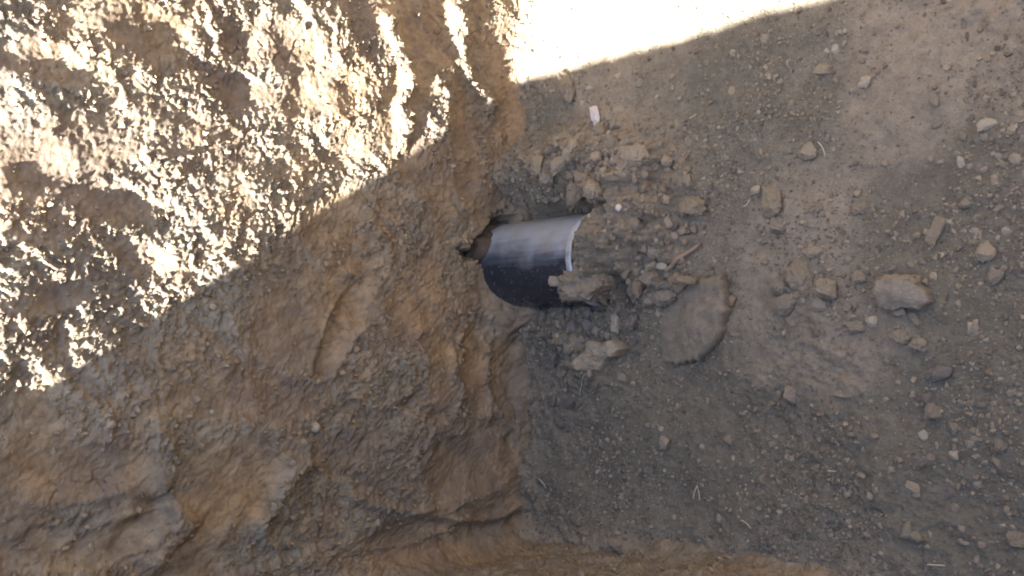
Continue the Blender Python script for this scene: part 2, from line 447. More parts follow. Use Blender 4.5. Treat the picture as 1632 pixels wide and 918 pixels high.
big = 0.030 * fbm(A * 1.5 + 1, Bz * 1.5, 2, 41) + 0.016 * fbm(A * 4.2, Bz * 4.2, 3, 42)
ca, sa = math.cos(math.radians(62)), math.sin(math.radians(62))
P1 = A * ca + Bz * sa; Q1 = -A * sa + Bz * ca
warp = fbm(A * 7, Bz * 7, 3, 43)
strand = fbm(P1 * 26 + 1.2 * warp, Q1 * 9 + 1.2 * warp, 5, 44, 0.55)
f1, f2, val = worley(A * 15 + 1.3 * warp, Bz * 15 + 1.3 * fbm(A * 7, Bz * 7, 2, 46), 45)
g1, g2, gval = worley(A * 44 + 0.9 * strand, Bz * 44 + 0.9 * warp, 47)
h1, h2, hval = worley(A * 105 + 0.8 * strand, Bz * 105, 58)
fine = fbm(A * 85, Bz * 85, 3, 48, 0.6)
lump = np.clip(0.75 - g1, 0, 1) * (0.25 + gval)
rough = (1 - smooth) * sstep(-0.65, 0.25, fbm(A * 3.4 + 4, Bz * 3.4, 3, 49) + 0.15)
rough = np.maximum(rough, 0.8 * rid) * np.where(onlow[None, :], 0.9, fade)
disp = big * fade * np.where(onlow[None, :], 0.25 + 0.75 * sstep(0.6, 0.2, BZ), 1.0) + carve + rough * (0.0070 * strand + 0.006 * (val - 0.5) * sstep(0.0, 0.30, f2 - f1) + 0.0070 * lump + 0.0062 * np.clip(0.8 - h1, 0, 1) * (0.2 + hval) + 0.0022 * fine)
disp += (1 - rough) * (0.0022 * fbm(P1 * 12, Q1 * 34, 3, 50) + 0.0016 * fine + 0.0022 * np.clip(0.55 - h1, 0, 1) * hval + 0.004 * fbm(A * 8, Bz * 8, 3, 51))
disp -= 0.006 * np.exp(-((f2 - f1) / 0.035) ** 2) * sstep(0.05, 0.5, WOB3) * (1 - 0.6 * rough)
# crumbling hollow where the pipe goes into the bank, with soil slumped over its near shoulder
eh = ell(U, V, 790, 384, 28, 56, -20) + 0.25 * fbm(A * 14, Bz * 14, 3, 52)
disp = disp - 0.12 * sstep(1.05, 0.55, eh)
eh2 = ell(U, V, 757, 400, 26, 17, 15) + 0.5 * fbm(A * 24, Bz * 24, 4, 53, 0.6)
disp = disp - 0.10 * sstep(1.1, 0.4, eh2)
sl = np.exp(-(((BY + 0.075) / 0.075) ** 2 + ((BZ - 0.045) / 0.075) ** 2))
disp = disp + sl * (0.075 + 0.02 * fbm(A * 20, Bz * 20, 3, 54))
rough = np.clip(rough + sstep(1.3, 0.7, eh), 0, 1)
disp = disp + 0.03 * sstep(0.06, -0.03, BZ)             # foot of the face spreads a little
PX = BX + norm[None, :, 0] * disp; PY = BY + norm[None, :, 1] * disp
hue = sstep(-0.5, 0.6, fbm(A * 3.1, Bz * 3.1, 3, 55) + 0.4 * fbm(P1 * 30, Q1 * 8, 3, 56))
tone = np.clip(0.12 + 0.15 * onlow[None, :] + 0.95 * rough * sstep(-0.5, 0.5, 0.2 + fbm(A * 6, Bz * 6, 3, 57)) , 0, 1)
ochre = np.zeros(BX.shape, np.float32)
for cx, cy, rx, ry in [(740, 255, 55, 120), (560, 440, 75, 90), (830, 230, 40, 130), (650, 460, 80, 60), (720, 600, 60, 80), (370, 800, 90, 60),
                       (690, 890, 160, 30), (120, 760, 130, 50), (640, 640, 60, 40)]:
    ochre = np.maximum(ochre, sstep(1.35, 0.3, ell(U, V, cx, cy, rx, ry) + 0.5 * WOB2 + 0.35 * WOB))
ochre *= 0.35 + 0.65 * (1 - rough)
WP = np.stack([PX, PY, BZ], -1)
link('trench_wall', grid_mesh('trench_wall', WP, {'tone': tone, 'hue': hue, 'ochre': ochre}, closed=True), M_WALL, kind='structure',
     label='brown clay face of the trench scraped by a digger bucket')
def wall_at(px, py):
    d2 = (U - px) ** 2 + (V - py) ** 2
    j, i = np.unravel_index(int(np.argmin(d2)), d2.shape)
    return WP[j, i].astype(float)
# soil added round the pipe tail, coloured dark for the shade in the hollow
an = np.linspace(0, 2 * math.pi, 96, endpoint=False); rows_ = []
for x_ in list(np.linspace(-0.25, 0.030, 40)) + [0.036, 0.040, 0.043, 0.041]:
    r_ = np.interp(x_, [-0.25, 0.0, 0.03, 0.043], [0.165, 0.148, 0.136, PIPE_R + 0.003])
    q_ = np.stack([np.full(96, x_), np.cos(an) * r_, np.sin(an) * r_], -1)
    w_ = (0.030 * fbm3(q_, 16.0, 4, 71, 0.6)) * min(1.0, (0.05 - x_) / 0.05)
    rows_.append(np.stack([x_ + 0.030 * fbm3(q_ * np.array([0, 1, 1]), 14.0, 4, 74, 0.6) * (x_ > -0.1), PIPE_Y0 + (r_ + w_) * np.cos(an), PIPE_Z + (r_ + w_) * np.sin(an)], -1))
rows_[-1][:, 1] = PIPE_Y0 + (PIPE_R - 0.01) * np.cos(an); rows_[-1][:, 2] = PIPE_Z + (PIPE_R - 0.01) * np.sin(an)
link('packed_soil', grid_mesh('packed_soil', np.stack(rows_), None, closed=True), mat_clod('shade_dark_soil', (0.055, 0.043, 0.032), (0.06, 0.047, 0.035)),
     label='soil coloured dark for shade, packed round the pipe inside the hollow of the bank', category='soil', kind='thing')
# land around the trench
ctr = np.array([2.5, 0.4])
rings = [np.column_stack([WP[-1, :, 0], WP[-1, :, 1], WP[-1, :, 2]])]
sub = rings[0][::1]
for r_, dz in ((1.06, 0.03), (1.6, 0.05), (4.0, 0.0), (12.0, 0.0)):
    q = sub.copy(); q[:, :2] = ctr + (sub[:, :2] - ctr) * r_; q[:, 2] = HW + dz; rings.append(q)
sel = np.unique(np.concatenate([np.arange(0, len(base), 12), np.where(seglen > 0.02)[0]]))
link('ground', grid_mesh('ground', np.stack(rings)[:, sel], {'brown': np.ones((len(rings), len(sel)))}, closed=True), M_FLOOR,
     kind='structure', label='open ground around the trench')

# ------------------------------------------------------------------ pipe
def lathe(profile, n):
    """profile of (x, r) along the axis; closed ring strip"""
    a = np.linspace(0, 2 * math.pi, n, endpoint=False)
    V_ = [(x, r * math.cos(t), r * math.sin(t)) for x, r in profile for t in a]
    F_ = [(i * n + j, i * n + (j + 1) % n, (i + 1) * n + (j + 1) % n, (i + 1) * n + j)
          for i in range(len(profile) - 1) for j in range(n)]
    return np.array(V_), np.array(F_)
def mat_pipe():
    t = NT('black_pipe'); c = t.coord()
    sep = t.n('ShaderNodeSeparateXYZ'); t.l(c, sep.inputs[0])
    n1 = t.noise(c, 14.0, 5.0, 0.6); n2 = t.noise(c, 60.0, 5.0, 0.7)
    mp = t.n('ShaderNodeMapping'); t.l(c, mp.inputs[0]); mp.inputs['Scale'].default_value = (2.0, 30.0, 30.0)
    st = t.noise(mp.outputs[0], 3.0, 4.0, 0.6)
    # dusty top and heap-side flank, made paler and bluer to paint the sky sheen
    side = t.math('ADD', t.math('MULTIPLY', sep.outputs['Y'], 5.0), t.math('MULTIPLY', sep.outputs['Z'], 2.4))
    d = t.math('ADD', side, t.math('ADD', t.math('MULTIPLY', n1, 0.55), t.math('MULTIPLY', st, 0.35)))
    dust_sheen = t.ramp(d, 0.64, 1.10, 0.0, 0.85)
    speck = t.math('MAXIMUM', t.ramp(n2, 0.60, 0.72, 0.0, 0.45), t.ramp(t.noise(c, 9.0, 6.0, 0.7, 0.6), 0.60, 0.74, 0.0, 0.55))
    f = t.math('MAXIMUM', dust_sheen, speck)
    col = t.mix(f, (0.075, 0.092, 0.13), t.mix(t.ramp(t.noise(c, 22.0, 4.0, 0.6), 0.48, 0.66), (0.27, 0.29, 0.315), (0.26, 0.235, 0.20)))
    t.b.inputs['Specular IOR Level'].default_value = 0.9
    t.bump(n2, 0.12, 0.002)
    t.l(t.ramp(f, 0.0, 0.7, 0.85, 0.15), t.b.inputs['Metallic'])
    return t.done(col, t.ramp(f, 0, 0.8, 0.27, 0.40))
def mat_rim():
    t = NT('worn_pipe_edge'); c = t.coord()
    col = t.mix(t.ramp(t.noise(c, 28.0, 5.0, 0.65), 0.35, 0.65), (0.13, 0.125, 0.12), (0.29, 0.305, 0.33))
    t.b.inputs['Specular IOR Level'].default_value = 0.8
    return t.done(col, 0.28)
yaw = math.atan2(PIPE_Y1 - PIPE_Y0, PIPE_END)
pipe = bpy.data.objects.new('pipe', None); COL.objects.link(pipe)
pipe.location = (0, PIPE_Y0, PIPE_Z); pipe.rotation_euler = (0, 0, yaw)
pipe['label'] = 'dark glossy pipe stub sticking out of the clay wall, dusty on top'
pipe['category'] = 'pipe'
r = PIPE_R
v, f = lathe([(-0.9, r), (PIPE_END - 0.06, r), (PIPE_END - 0.016, r)], 96)
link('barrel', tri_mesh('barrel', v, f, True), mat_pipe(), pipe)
v, f = lathe([(PIPE_END - 0.016, r), (PIPE_END - 0.008, r - 0.0010), (PIPE_END - 0.002, r - 0.0022), (PIPE_END, r - 0.004), (PIPE_END - 0.0005, r - 0.006), (PIPE_END - 0.002, r - 0.008)], 96)
v = v.copy(); e_ = fbm3(v, 45.0, 3, 77); v[96:, 0] += 0.0018 * e_[96:]; v[96:, 1:] *= (1 + 0.010 * fbm3(v, 60.0, 3, 79)[96:, None])
link('rim', tri_mesh('rim', v, f, True), mat_rim(), pipe, label='pale worn cut edge')
v, f = lathe([(PIPE_END - 0.002, r - 0.008), (-0.9, r - 0.008)], 64)
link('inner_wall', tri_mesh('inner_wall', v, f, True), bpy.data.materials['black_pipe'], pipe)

# ------------------------------------------------------------------ clods and stones
def ico(level):
    t = (1 + 5 ** 0.5) / 2
    V_ = [(-1, t, 0), (1, t, 0), (-1, -t, 0), (1, -t, 0), (0, -1, t), (0, 1, t), (0, -1, -t), (0, 1, -t), (t, 0, -1), (t, 0, 1), (-t, 0, -1), (-t, 0, 1)]
    F_ = [(0, 11, 5), (0, 5, 1), (0, 1, 7), (0, 7, 10), (0, 10, 11), (1, 5, 9), (5, 11, 4), (11, 10, 2), (10, 7, 6), (7, 1, 8),
          (3, 9, 4), (3, 4, 2), (3, 2, 6), (3, 6, 8), (3, 8, 9), (4, 9, 5), (2, 4, 11), (6, 2, 10), (8, 6, 7), (9, 8, 1)]
    V_ = [np.array(p) / np.linalg.norm(p) for p in V_]
    for _ in range(level):
        cache = {}; F2 = []
        def mid(a, b):
            key = (min(a, b), max(a, b))
            if key not in cache:
                p = V_[a] + V_[b]; V_.append(p / np.linalg.norm(p)); cache[key] = len(V_) - 1
            return cache[key]
        for a, b, c in F_:
            ab, bc, ca_ = mid(a, b), mid(b, c), mid(c, a)
            F2 += [(a, ab, ca_), (b, bc, ab), (c, ca_, bc), (ab, bc, ca_)]
        F_ = F2
    return np.array(V_), np.array(F_)
ICO = {l: ico(l) for l in (0, 1, 2, 3, 4)}
def clod_verts(level, seed, cuts=9, jag=0.13, keep=0.50):
    V_, F_ = ICO[level]; V_ = V_.copy(); rs = np.random.default_rng(seed)
    for _ in range(cuts):
        n = rs.normal(size=3); n /= np.linalg.norm(n); d = rs.uniform(keep, 0.92)
        h = V_ @ n - d; V_ = V_ - np.outer(np.maximum(h, 0) * 0.92, n)
    o = rs.uniform(0, 50, 3)
    nz = fbm3(V_ + o, 1.3, 4, seed % 97, 0.6); nf = fbm3(V_ + o, 4.5, 3, seed % 89, 0.6)
    V_ = V_ * (1 + jag * nz + 0.5 * jag * nf)[:, None]
    return V_, F_
CLODS = [tri_mesh('clod', *clod_verts(2, 100 + i), smooth=False) for i in range(18)]
def rough_clod(seed):
    V_, F_ = clod_verts(4, seed, 9, 0.17, 0.52)
    w1, wv = worley3(V_, 4.2, seed); w2, wv2 = worley3(V_, 9.0, seed + 4)
    return V_ * (1 + 0.16 * np.clip(0.75 - w1, 0, 1) * (0.1 + wv) + 0.10 * np.clip(0.75 - w2, 0, 1) * wv2)[:, None], F_
BIGS = [tri_mesh('large_clod', *rough_clod(300 + i), smooth=True) for i in range(10)]
PEB = [tri_mesh('pebble', *clod_verts(2, 500 + i, 3, 0.06, 0.75), smooth=True) for i in range(6)]
for me in CLODS + BIGS + PEB: me.materials.append(TONE['grey'])
def put(name, me, tone, loc, size, label, category, group=None, rz=None, tilt=0.15):
    o = bpy.data.objects.new(name, me); COL.objects.link(o)
    o.material_slots[0].link = 'OBJECT'; o.material_slots[0].material = TONE[tone]
    o.location = loc; o.scale = size
    o.rotation_euler = (random.uniform(-tilt, tilt), random.uniform(-tilt, tilt), random.uniform(0, 6.28) if rz is None else rz)
    o['label'] = label; o['category'] = category
    if group: o['group'] = group
    return o
taken = []
def px_clod(px, py, w, h, tone, label=None, category='clod', name='clod', me=None, flat=0.75, bury=0.35, group=None, rz=None):
    p = floor_at(px, py); d = depth_of(p)
    sx, sy = 0.5 * w * d / FPX, 0.5 * h * d / FPX
    sz = flat * min(sx, sy)
    if me is None: me = (BIGS if max(w, h) >= 24 else CLODS)[random.randrange(10)]
    if rz is None: rz = random.uniform(-0.3, 0.3)
    taken.append((px, py, max(w, h) / 2))
    return put(name, me, tone, (p[0], p[1], p[2] + sz * (1 - 2 * bury)), (sx * 1.12, sy * 1.12, sz * 1.12), label, category, group, rz, 0.12)

# the ones that stand out in the photograph
for row in [
    (906, 138, 38, 48, 'brown', 'large brown clod at the foot of the clay wall near the sunlit floor', 0.7, 0.35),
    (1018, 248, 44, 36, 'tan', 'square tan clod on the spoil between the pipe and the sunlit floor', 0.6, 0.25),
    (920, 243, 28, 32, 'tan', 'upright tan clod in the spoil above the pipe beside a smaller tan one', 0.8, 0.3),
    (946, 249, 22, 20, 'tan', 'small tan clod touching the upright tan clod above the pipe', 0.8, 0.3),
    (960, 279, 24, 20, 'tan', 'rounded tan clod between the pipe and the square tan clod', 0.8, 0.3),
    (859, 264, 26, 28, 'brown', 'brown clod wedged at the foot of the wall just above the pipe', 0.8, 0.3),
    (1083, 328, 54, 32, 'brown', 'long brown clod beyond the white pebble near the pipe mouth', 0.7, 0.3),
    (1026, 298, 30, 28, 'rust', 'reddish lump between the square tan clod and the long brown clod', 0.8, 0.3),
    (1233, 321, 36, 44, 'brown', 'brown clod lying just under the pale stone with straw beside it', 0.7, 0.35),
    (1241, 361, 28, 28, 'grey', 'grey angular clod touching the brown clod under the pale stone', 0.8, 0.3),
    (1296, 401, 27, 18, 'tan', 'tan clod midway between the broad slab and the top of the broken flat clod', 0.7, 0.3),
    (1570, 402, 28, 28, 'tan', 'tan rounded clod near the edge of the floor level with the slabs', 0.8, 0.3),
    (1491, 370, 28, 42, 'brown', 'flat upright brown flake above the broken two-tone clod', 0.4, 0.3),
    (1278, 440, 44, 50, 'brown', 'low brown clod half buried between the broad slab and the ragged tan clod', 0.5, 0.45),
    (1320, 462, 36, 34, 'tan', 'ragged tan clod sitting on a grey chip beside the broken flat clod', 0.9, 0.15),
    (1303, 486, 26, 20, 'grey', 'grey chip under the ragged tan clod', 0.5, 0.3),
    (1249, 484, 34, 32, 'grey', 'grey angular flake between the broad slab and the ragged tan clod', 0.45, 0.25),
    (1391, 512, 21, 18, 'pale', 'pale clod just below the broken flat two-tone clod', 0.8, 0.3),
    (1364, 523, 34, 22, 'grey', 'grey rounded clod beside the pale clod below the broken flat clod', 0.7, 0.3),
    (1370, 444, 20, 24, 'grey', 'grey egg-shaped clod close to the broken flat two-tone clod', 0.85, 0.3),
    (1169, 481, 17, 18, 'rust', 'small rusty red knob against the curved edge of the broad slab', 0.9, 0.2),
    (1573, 200, 28, 20, 'pale', 'large pale stone near the edge of the upper floor', 0.7, 0.3),
    (1288, 242, 28, 25, 'tan', 'tan clod alone on the smooth upper floor', 0.7, 0.3),
    (1380, 132, 26, 16, 'pale', 'knobbly pale clod on the upper floor toward the sunlit patch', 0.8, 0.3),
    (1313, 112, 25, 20, 'tan', 'tan clod close under the sunlit patch beside a small pale stone', 0.75, 0.3),
    (1533, 257, 14, 22, 'pale', 'pale upright stone in the gravel at the edge of the upper floor', 0.8, 0.3),
    (1205, 303, 20, 14, 'pale', 'pale stone with a scrap of straw against the brown clod', 0.8, 0.3),
    (1260, 630, 23, 27, 'grey', 'larger of two touching grey stones on the lower floor', 0.8, 0.3),
    (1243, 630, 13, 14, 'grey', 'smaller of two touching grey stones on the lower floor', 0.8, 0.3),
    (1163, 700, 19, 17, 'grey', 'grey stone below and short of the two touching stones', 0.8, 0.3),
    (1216, 764, 15, 18, 'grey', 'grey stone on the lower floor under a tan flake', 0.8, 0.3),
    (1488, 658, 24, 28, 'brown', 'brown clod leaning over a pale stone near the lower edge gravel', 0.8, 0.3),
    (1473, 692, 14, 18, 'pale', 'pale squarish stone directly below the leaning brown clod', 0.8, 0.3),
    (1485, 731, 18, 23, 'grey', 'grey-brown upright stone two below the leaning brown clod', 0.8, 0.3),
    (1523, 724, 18, 16, 'pale', 'pale lump beside the grey-brown upright stone', 0.8, 0.3),
    (1455, 776, 26, 14, 'tan', 'flat tan clod in the lower gravel', 0.7, 0.3),
    (1445, 848, 12, 30, 'tan', 'slender tan stone standing in the gravel near the bottom clay bank', 0.9, 0.3),
    (1462, 857, 24, 18, 'brown', 'brown clod beside the slender tan stone near the bottom clay bank', 0.7, 0.3),
    (1620, 862, 32, 30, 'brown', 'big brown clod at the very corner of the lower floor', 0.7, 0.35),
    (1060, 707, 23, 22, 'grey', 'grey clod alone on the dark lower floor below the broad slab', 0.7, 0.35),
    (895, 675, 25, 20, 'dark', 'dark squarish clod near the foot of the wall below the pipe', 0.6, 0.3),
    (881, 638, 22, 18, 'dark', 'dark clod nearest the wall among those below the heap', 0.6, 0.3),
    (908, 640, 24, 20, 'dark', 'dark clod just above the squarish dark clod near the wall', 0.6, 0.3),
    (1335, 627, 18, 13, 'brown', 'brown flake on the lower floor beyond the two touching stones', 0.6, 0.3),
    (980, 866, 26, 13, 'brown', 'ochre clay lump where the dark floor meets the bottom clay bank', 0.7, 0.3),
    (1054, 423, 22, 12, 'pale', 'pale chip at the lower end of the wood splinter', 0.8, 0.2),
    (984, 516, 20, 26, 'pale', 'pale elongated stone between the pipe mouth and the pointed tan clod', 0.7, 0.2),
    (1011, 514, 24, 24, 'dark', 'dark clod next to the pale elongated stone under the pipe mouth', 0.8, 0.25),
    (1033, 481, 26, 18, 'grey', 'grey clod between the pipe mouth and the broad flat slab', 0.8, 0.3),
]:
    px, py, w, h, tone, lab, fl, bu = row
    px_clod(px, py, w, h, tone, lab, 'clod', 'clod', None, fl, bu)
px_clod(951, 184, 18, 28, 'white', 'jagged white stone chip on the floor near the large brown clod', 'stone', 'stone_chip', None, 0.6, 0.2)
px_clod(994, 332, 11, 11, 'white', 'round white pebble at the end of the crack beside the pipe', 'pebble', 'pebble', PEB[0], 1.0, 0.1)

# crumbly clod resting on the lower lip of the pipe mouth
def crumbly(seed, level=5):
    V_, F_ = ico(level); rs = np.random.default_rng(seed)
    for _ in range(6):
        n = rs.normal(size=3); n /= np.linalg.norm(n); h = V_ @ n - rs.uniform(0.6, 0.85)
        V_ = V_ - np.outer(np.maximum(h, 0) * 0.9, n)
    n = np.array([-0.1, -1.0, 0.05]); n /= np.linalg.norm(n); h = V_ @ n - 0.62         # sheared flat along one side
    flat = h > -0.02
    V_ = V_ - np.outer(np.maximum(h, 0), n)
    w1, wv = worley3(V_, 4.6, seed); w2, wv2 = worley3(V_, 10.0, seed + 1)
    bump_ = 0.16 * fbm3(V_, 1.6, 3, seed) + 0.26 * np.clip(0.8 - w1, 0, 1) * (0.2 + wv) + 0.12 * np.clip(0.8 - w2, 0, 1) * wv2 + 0.04 * fbm3(V_, 14, 2, seed + 2)
    return V_ * (1 + np.where(flat, 0.15, 1.0) * bump_)[:, None], F_
def mouth_clod(loc, size, seed, label, level=5):
    me = tri_mesh('crumbly_clod', *crumbly(seed, level), smooth=True); me.materials.append(TONE['grey'])
    return put('crumbly_clod', me, 'grey', loc, size, label, 'clod', None, 0.08, 0.03)
mouth_clod((0.397, 0.002, 0.106), (0.074, 0.056, 0.058), 41, 'crumbly grey clod resting against the lower lip of the pipe mouth')
mouth_clod((0.325, 0.016, 0.138), (0.024, 0.020, 0.018), 47, 'small crumb stuck on the pipe beside the crumbly grey clod', 3)

# flat slabs built from their own outlines
def slab(name, outline_px, thick, tone, label, tilt=(0, 0), seed=0, cap=None, rough=0.004, sink=0.3):
    pts = np.array([floor_at(*p)[:2] for p in outline_px]); c = pts.mean(0); zf = float(floor_z(c[0], c[1]))
    n = 96
    closed = np.vstack([pts, pts[:1]]); L = np.concatenate([[0], np.cumsum(np.linalg.norm(np.diff(closed, axis=0), axis=1))])
    t = np.linspace(0, L[-1], n, endpoint=False)
    ox = np.interp(t, L, closed[:, 0]) - c[0]; oy = np.interp(t, L, closed[:, 1]) - c[1]
    jag = 1 + 0.075 * fbm(t * 60, t * 0 + seed, 4, seed, 0.6)
    ox *= jag; oy *= jag
    rows = []
    for fr, zz_ in [(0.96, -thick * 0.5), (1.02, 0.15 * thick), (1.0, 0.7 * thick), (0.965, 0.97 * thick)] + [(q, thick) for q in np.linspace(0.91, 0.02, 16)]:
        x = ox * fr; y = oy * fr
        z = np.full(n, zz_) + rough * min(1.0, 3.5 * fr) * (1.2 * fbm((x + c[0]) * 17, (y + c[1]) * 17, 3, seed + 3, 0.5) + 0.25 * fbm((x + c[0]) * 130, (y + c[1]) * 130, 3, seed + 4, 0.6)) + tilt[0] * x + tilt[1] * y
        rows.append(np.stack([x, y, z + 0.012 * (1 - fr) * (zz_ == thick)], -1))
    P = np.stack(rows)
    me = grid_mesh(name, P[:, ::1], None, closed=True)
    o = link(name, me, TONE[tone] if tone in TONE else M_FLOOR, label=label, category='clod', kind='thing')
    o.location = (c[0], c[1], zf - thick * sink + 0.002)
    return o
slab('flat_clod', [(1086, 452), (1110, 443), (1163, 441), (1166, 470), (1165, 500), (1157, 530), (1143, 552), (1122, 572), (1092, 580), (1058, 578), (1042, 560), (1036, 530), (1044, 496), (1066, 472)],
     0.026, 'earth', 'broad flat slab of soil with a curved edge in front of the pipe', (0.14, 0.02), 3, rough=0.006, sink=0.42)
slab('flat_clod', [(1404, 462), (1412, 448), (1440, 441), (1462, 446), (1482, 462), (1488, 480), (1470, 494), (1448, 490), (1430, 496), (1408, 490)],
     0.034, 'grey', 'broken flat two-tone clod of soil standing proud of the gravel', (0.0, 0.25), 8, rough=0.004, sink=0.15)
for px_, py_, sz_, seed_, lab_ in [(1100, 448, (0.030, 0.012, 0.022), 61, 'brown crumbly crust along the upper edge of the broad flat slab'),
                             (1445, 449, (0.046, 0.014, 0.024), 66, 'brown crumbly crust along the upper edge of the broken two-tone clod')]:
    p_ = floor_at(px_, py_); me = tri_mesh('crumbly_clod', *crumbly(seed_, 4), smooth=True); me.materials.append(TONE['brown'])
    put('crumbly_clod', me, 'brown', (p_[0], p_[1], p_[2] + 0.022), sz_, lab_, 'clod', None, 0.0, 0.05)
slab('pointed_clod', [(910, 586), (930, 556), (950, 542), (972, 546), (990, 541), (1005, 554), (996, 566), (974, 574), (958, 590), (930, 592)], 0.040, 'tan',
     'pointed tan clod lying below the pipe mouth beside the broad flat slab', (-0.10, 0.12), 27, rough=0.012, sink=0.15)
slab('soil_flake', [(1480, 590), (1500, 580), (1522, 586), (1516, 602), (1490, 610), (1478, 604)], 0.014, 'dark',
     'thin dark flake of soil lying on the lower floor', (0, 0), 19, rough=0.003)

# ------------------------------------------------------------------ splinter and straw
def strip(name, p0, p1, w0, w1, th, mat, label, category, bend=0.0, lift=0.006, nseg=10, group=None):
    a = floor_at(*p0); b = floor_at(*p1); n = nseg
    d = b - a; L = np.linalg.norm(d[:2]); perp = np.array([-d[1], d[0]]) / L
    rows = []
    for i in range(n + 1):
        t = i / n; q = a + d * t
        q[2] = max(float(floor_z(q[0], q[1])), a[2] + d[2] * t) + lift + th
        q[:2] += perp * bend * math.sin(math.pi * t)
        w = (w0 + (w1 - w0) * t) * (1 + 0.10 * math.sin(9.1 * t + L * 40)) * min(1, 0.35 + 5 * min(t, 1 - t))
        ring = []
        for kx in range(6):
            g = 2 * math.pi * kx / 6
            ring.append((q[0] + perp[0] * w * math.cos(g), q[1] + perp[1] * w * math.cos(g), q[2] + th * math.sin(g)))
        rows.append(ring)
    P = np.array(rows); base_pt = np.array([a[0], a[1], a[2]])
    me = grid_mesh(name, P - base_pt, None, closed=True)
    o = link(name, me, mat, label=label, category=category)
    o.location = base_pt
    if group: o['group'] = group
    return o
def mat_simple(name, a, b, scale=40.0, rough=0.8):
    t = NT(name); c = t.coord(); return t.done(t.mix(t.noise(c, scale), a, b), rough)
M_WOOD = mat_simple('weathered_wood', (0.12, 0.085, 0.06), (0.22, 0.16, 0.115), 60.0)
M_STRAW = mat_simple('dry_straw', (0.30, 0.26, 0.19), (0.40, 0.35, 0.27), 50.0, 0.6)
strip('wood_splinter', (1066, 432), (1122, 388), 0.0080, 0.0050, 0.005, M_WOOD, 'brown wood splinter lying on the spoil above the broad slab', 'splinter', 0.001, 0.006)
for p0, p1, lab, bend in [
    ((925, 630), (936, 594), 'pale straw stalk lying between the pointed tan clod and the dark clods', 0.004),
    ((912, 578), (922, 587), 'short straw scrap against the pointed tan clod', 0.0),
    ((1106, 795), (1113, 772), 'one arm of the pale forked straw on the lower floor, nearer the wall', 0.002),
    ((1116, 797), (1112, 773), 'other arm of the pale forked straw on the lower floor, farther from the wall', -0.002),
    ((1182, 828), (1198, 842), 'curved straw lying just above the bottom clay bank', 0.003),
    ((859, 762), (871, 778), 'thin straw close to the foot of the wall on the lower floor', 0.004),
    ((822, 690), (846, 686), 'pale straw lying across the foot of the clay wall', 0.002),
    ((1478, 899), (1508, 901), 'straight straw near the bottom clay bank beside the corner clods', 0.0),
    ((1196, 318), (1186, 330), 'straw scrap hanging off the pale stone above the brown clod', 0.002),
    ((1304, 226), (1316, 250), 'fine curved straw beside the lone tan clod on the upper floor', 0.004),
    ((1320, 750), (1334, 751), 'short straight straw in the middle of the lower floor', 0.0),
    ((1100, 190), (1112, 182), 'short straw scrap on the floor beyond the square tan clod', 0.001),
]:
    strip('straw', p0, p1, 0.0016, 0.0011, 0.0010, M_STRAW, lab, 'straw', bend, 0.002, 8, 'bits of straw on the trench floor')

# ------------------------------------------------------------------ the countless smaller clods, group by group
def free(px, py, r_):
    for a, b, c in taken:
        if (a - px) ** 2 + (b - py) ** 2 < (0.85 * (c + r_)) ** 2: return False
    return True
TONE_WORD = {'pale': 'pale', 'tan': 'tan', 'brown': 'brown', 'grey': 'grey', 'dark': 'dark grey', 'rust': 'reddish'}
def scatter(n, sampler, smin, smax, tones, what, where, group):
    made = tries = 0
    while made < n and tries < n * 40:
        tries += 1
        px, py = sampler()
        s = smin * (smax / smin) ** (random.random() ** 1.7)
        if not free(px, py, s / 2): continue
        p = floor_at(px, py)
        if abs(p[1] - pipe_y(p[0])) < PIPE_R + 0.01 and p[0] < PIPE_END + 0.01: continue
        tn = random.choice(tones)
        label = '%s %s %s %s' % ('tiny' if s < smin * 1.25 else 'small' if s < smin * 1.7 else 'larger', TONE_WORD[tn], what, where)
        o = px_clod(px, py, s * random.uniform(0.8, 1.25), s * random.uniform(0.8, 1.25), tn, label, 'clod', 'clod',
                    random.choice(BIGS if s > 19 else CLODS), random.uniform(0.6, 0.95), random.uniform(0.28, 0.5), group, random.uniform(0, 6.28))
        made += 1
def box(x0, x1, y0, y1): return lambda: (random.uniform(x0, x1), random.uniform(y0, y1))
def gauss(cx, cy, sx, sy, lim): 
    def f():
        while True:
            x, y = random.gauss(cx, sx), random.gauss(cy, sy)
            if lim[0] < x < lim[1] and lim[2] < y < lim[3]: return x, y
    return f
scatter(46, gauss(960, 285, 72, 32, (862, 1100, 205, 335)), 11, 36, ['brown', 'tan', 'brown', 'grey', 'rust'],
        'clod', 'in the loose spoil between the pipe and the sunlit floor', 'clods in the spoil above the pipe')
scatter(40, gauss(1018, 395, 40, 48, (978, 1110, 338, 480)), 11, 34, ['brown', 'grey', 'grey', 'rust', 'dark'],
        'clod', 'in the loose spoil before the open pipe mouth', 'clods before the pipe mouth')
scatter(44, gauss(905, 535, 45, 38, (846, 1040, 486, 625)), 10, 22, ['grey', 'dark', 'grey', 'dark'],
        'clod', 'in the loose spoil below the pipe by the wall', 'clods below the pipe')
scatter(36, gauss(1400, 420, 130, 80, (1180, 1628, 300, 610)), 10, 26, ['grey', 'brown', 'tan', 'grey', 'brown'],
        'clod', 'scattered on the floor around the slabs beyond the pipe', 'clods around the slabs')
scatter(24, lambda: (1628 - abs(random.gauss(0, 100)), random.uniform(610, 915)), 10, 20, ['grey', 'tan', 'brown', 'grey', 'dark'],
        'clod', 'in the gravel at the lower edge of the floor', 'clods in the lower gravel')
scatter(12, box(870, 1420, 620, 850), 8, 14, ['grey', 'grey', 'tan'],
        'clod', 'on the dark lower floor below the pipe and slabs', 'clods on the lower floor')
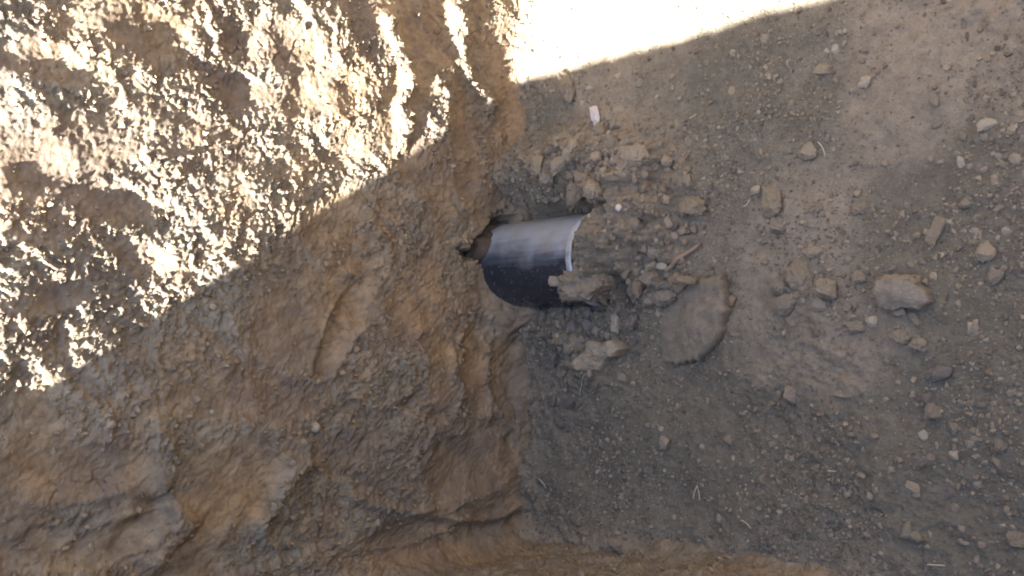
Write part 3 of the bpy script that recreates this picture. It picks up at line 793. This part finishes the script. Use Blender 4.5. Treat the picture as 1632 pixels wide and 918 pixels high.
scatter(18, gauss(1560, 250, 60, 40, (1380, 1628, 130, 330)), 9, 18, ['tan', 'grey', 'grey', 'tan'],
        'clod', 'in the gravel at the upper edge of the floor', 'clods in the upper gravel')
scatter(18, lambda: (lambda x: (x, random.uniform(150 - (x - 850) * 0.25, 215 - (x - 850) * 0.22)))(random.uniform(880, 1380)), 8, 15, ['pale', 'tan', 'pale', 'grey'],
        'clod', 'on the upper floor next to the sunlit patch', 'clods by the sunlit floor')

# pebbles held in the clay face
for px, py, s, tone, lab in [(500, 680, 15, 'pale', 'pale pebble stuck in the clay face above the smooth scooped patch'),
                             (725, 496, 7, 'pale', 'tiny pale pebble stuck in the clay face beside the pipe hollow'),
                             (822, 522, 10, 'pale', 'pale pebble at the foot of the face just below the pipe'),
                             (338, 656, 8, 'pale', 'tiny pale pebble stuck in the shaded clay face')]:
    p = wall_at(px, py); d = depth_of(p)
    q = 0.5 * s * d / FPX
    put('pebble', PEB[random.randrange(6)], tone, (p[0] + q * 0.2, p[1], p[2]), (q * 1.1, q * 1.2, q), lab, 'pebble')

# ------------------------------------------------------------------ crumbs nobody could count
def crumbs(name, P, rad, label, flat=0.75, mat=None):
    n = len(P); V0, F0 = ICO[0]
    vs = V0[None] * (1 + 0.36 * rng.normal(size=(n, 12, 1)).clip(-1.6, 1.6)) * rad[:, None, None]
    vs *= rng.uniform(0.65, 1.3, size=(n, 1, 3)); vs[:, :, 2] *= flat
    vs = vs + P[:, None, :]
    F = (F0[None] + 12 * np.arange(n)[:, None, None]).reshape(-1, 3)
    return link(name, tri_mesh(name, vs.reshape(-1, 3), F), mat or M_CRUMB, kind='stuff', label=label)
N = 26000
cx = rng.uniform(0.05, 1.45, N * 3); cy = rng.uniform(-0.80, 0.95, N * 3)
den = sstep(-0.35, 0.7, fbm(cx * 3.1, cy * 3.1, 3, 61) + 0.35 * sstep(0.75, 1.2, cx))
hp = 0.8 * np.exp(-((cx - 0.09) / 0.03) ** 2) + 0.6 * np.exp(-((cy - np.interp(cx, [0.0, 0.95, 2.0], [-0.71, -0.59, -0.575]) - 0.03) / 0.03) ** 2) + np.exp(-(((cx - 0.3) / 0.25) ** 2 + ((cy + 0.12) / 0.14) ** 2)) + np.exp(-(((cx - 0.4) / 0.25) ** 2 + ((cy - 0.3) / 0.14) ** 2)) + np.exp(-(((cx - 0.52) / 0.1) ** 2 + ((cy - 0.08) / 0.15) ** 2))
keep = rng.uniform(size=N * 3) < np.clip(0.06 + 0.75 * den + 0.8 * hp, 0, 1)
inpipe = (np.abs(cy - pipe_y(cx)) < PIPE_R + 0.004) & (cx < PIPE_END + 0.012)
inwall = cy < np.interp(cx, [0.0, 0.95, 2.0], [-0.71, -0.59, -0.575])
cx, cy = cx[keep & ~inpipe & ~inwall][:N], cy[keep & ~inpipe & ~inwall][:N]
rad = 0.0016 * np.exp(rng.gamma(1.2, 0.38, len(cx))).clip(1, 3.6)
crumbs('soil_crumbs', np.stack([cx, cy, floor_z(cx, cy) + rad * 0.25], -1), rad, 'fine loose crumbs of soil strewn over the trench floor')
# crumbs clinging to the rough parts of the clay face
cols = np.where((base[:, 0] < 0.06) & (base[:, 1] < 0.92) & (base[:, 1] > -0.66))[0]
low = np.where(onlow & (base[:, 0] < 1.2))[0]
jj = np.concatenate([rng.integers(20, 560, 40000), rng.integers(16, 110, 5000)]); ii = np.concatenate([rng.choice(cols, 40000), rng.choice(low, 5000)])
ok = rng.uniform(size=45000) < 0.02 + rough[jj, ii] ** 1.5 * 0.34
jj, ii = jj[ok], ii[ok]
rad = 0.0018 * np.exp(rng.gamma(1.2, 0.40, len(jj))).clip(1, 4)
crumbs('wall_crumbs', WP[jj, ii] + np.array([0.0006, 0, 0]), rad, 'crumbs of clay clinging to the rough face', 1.0, M_CLAYCRUMB)
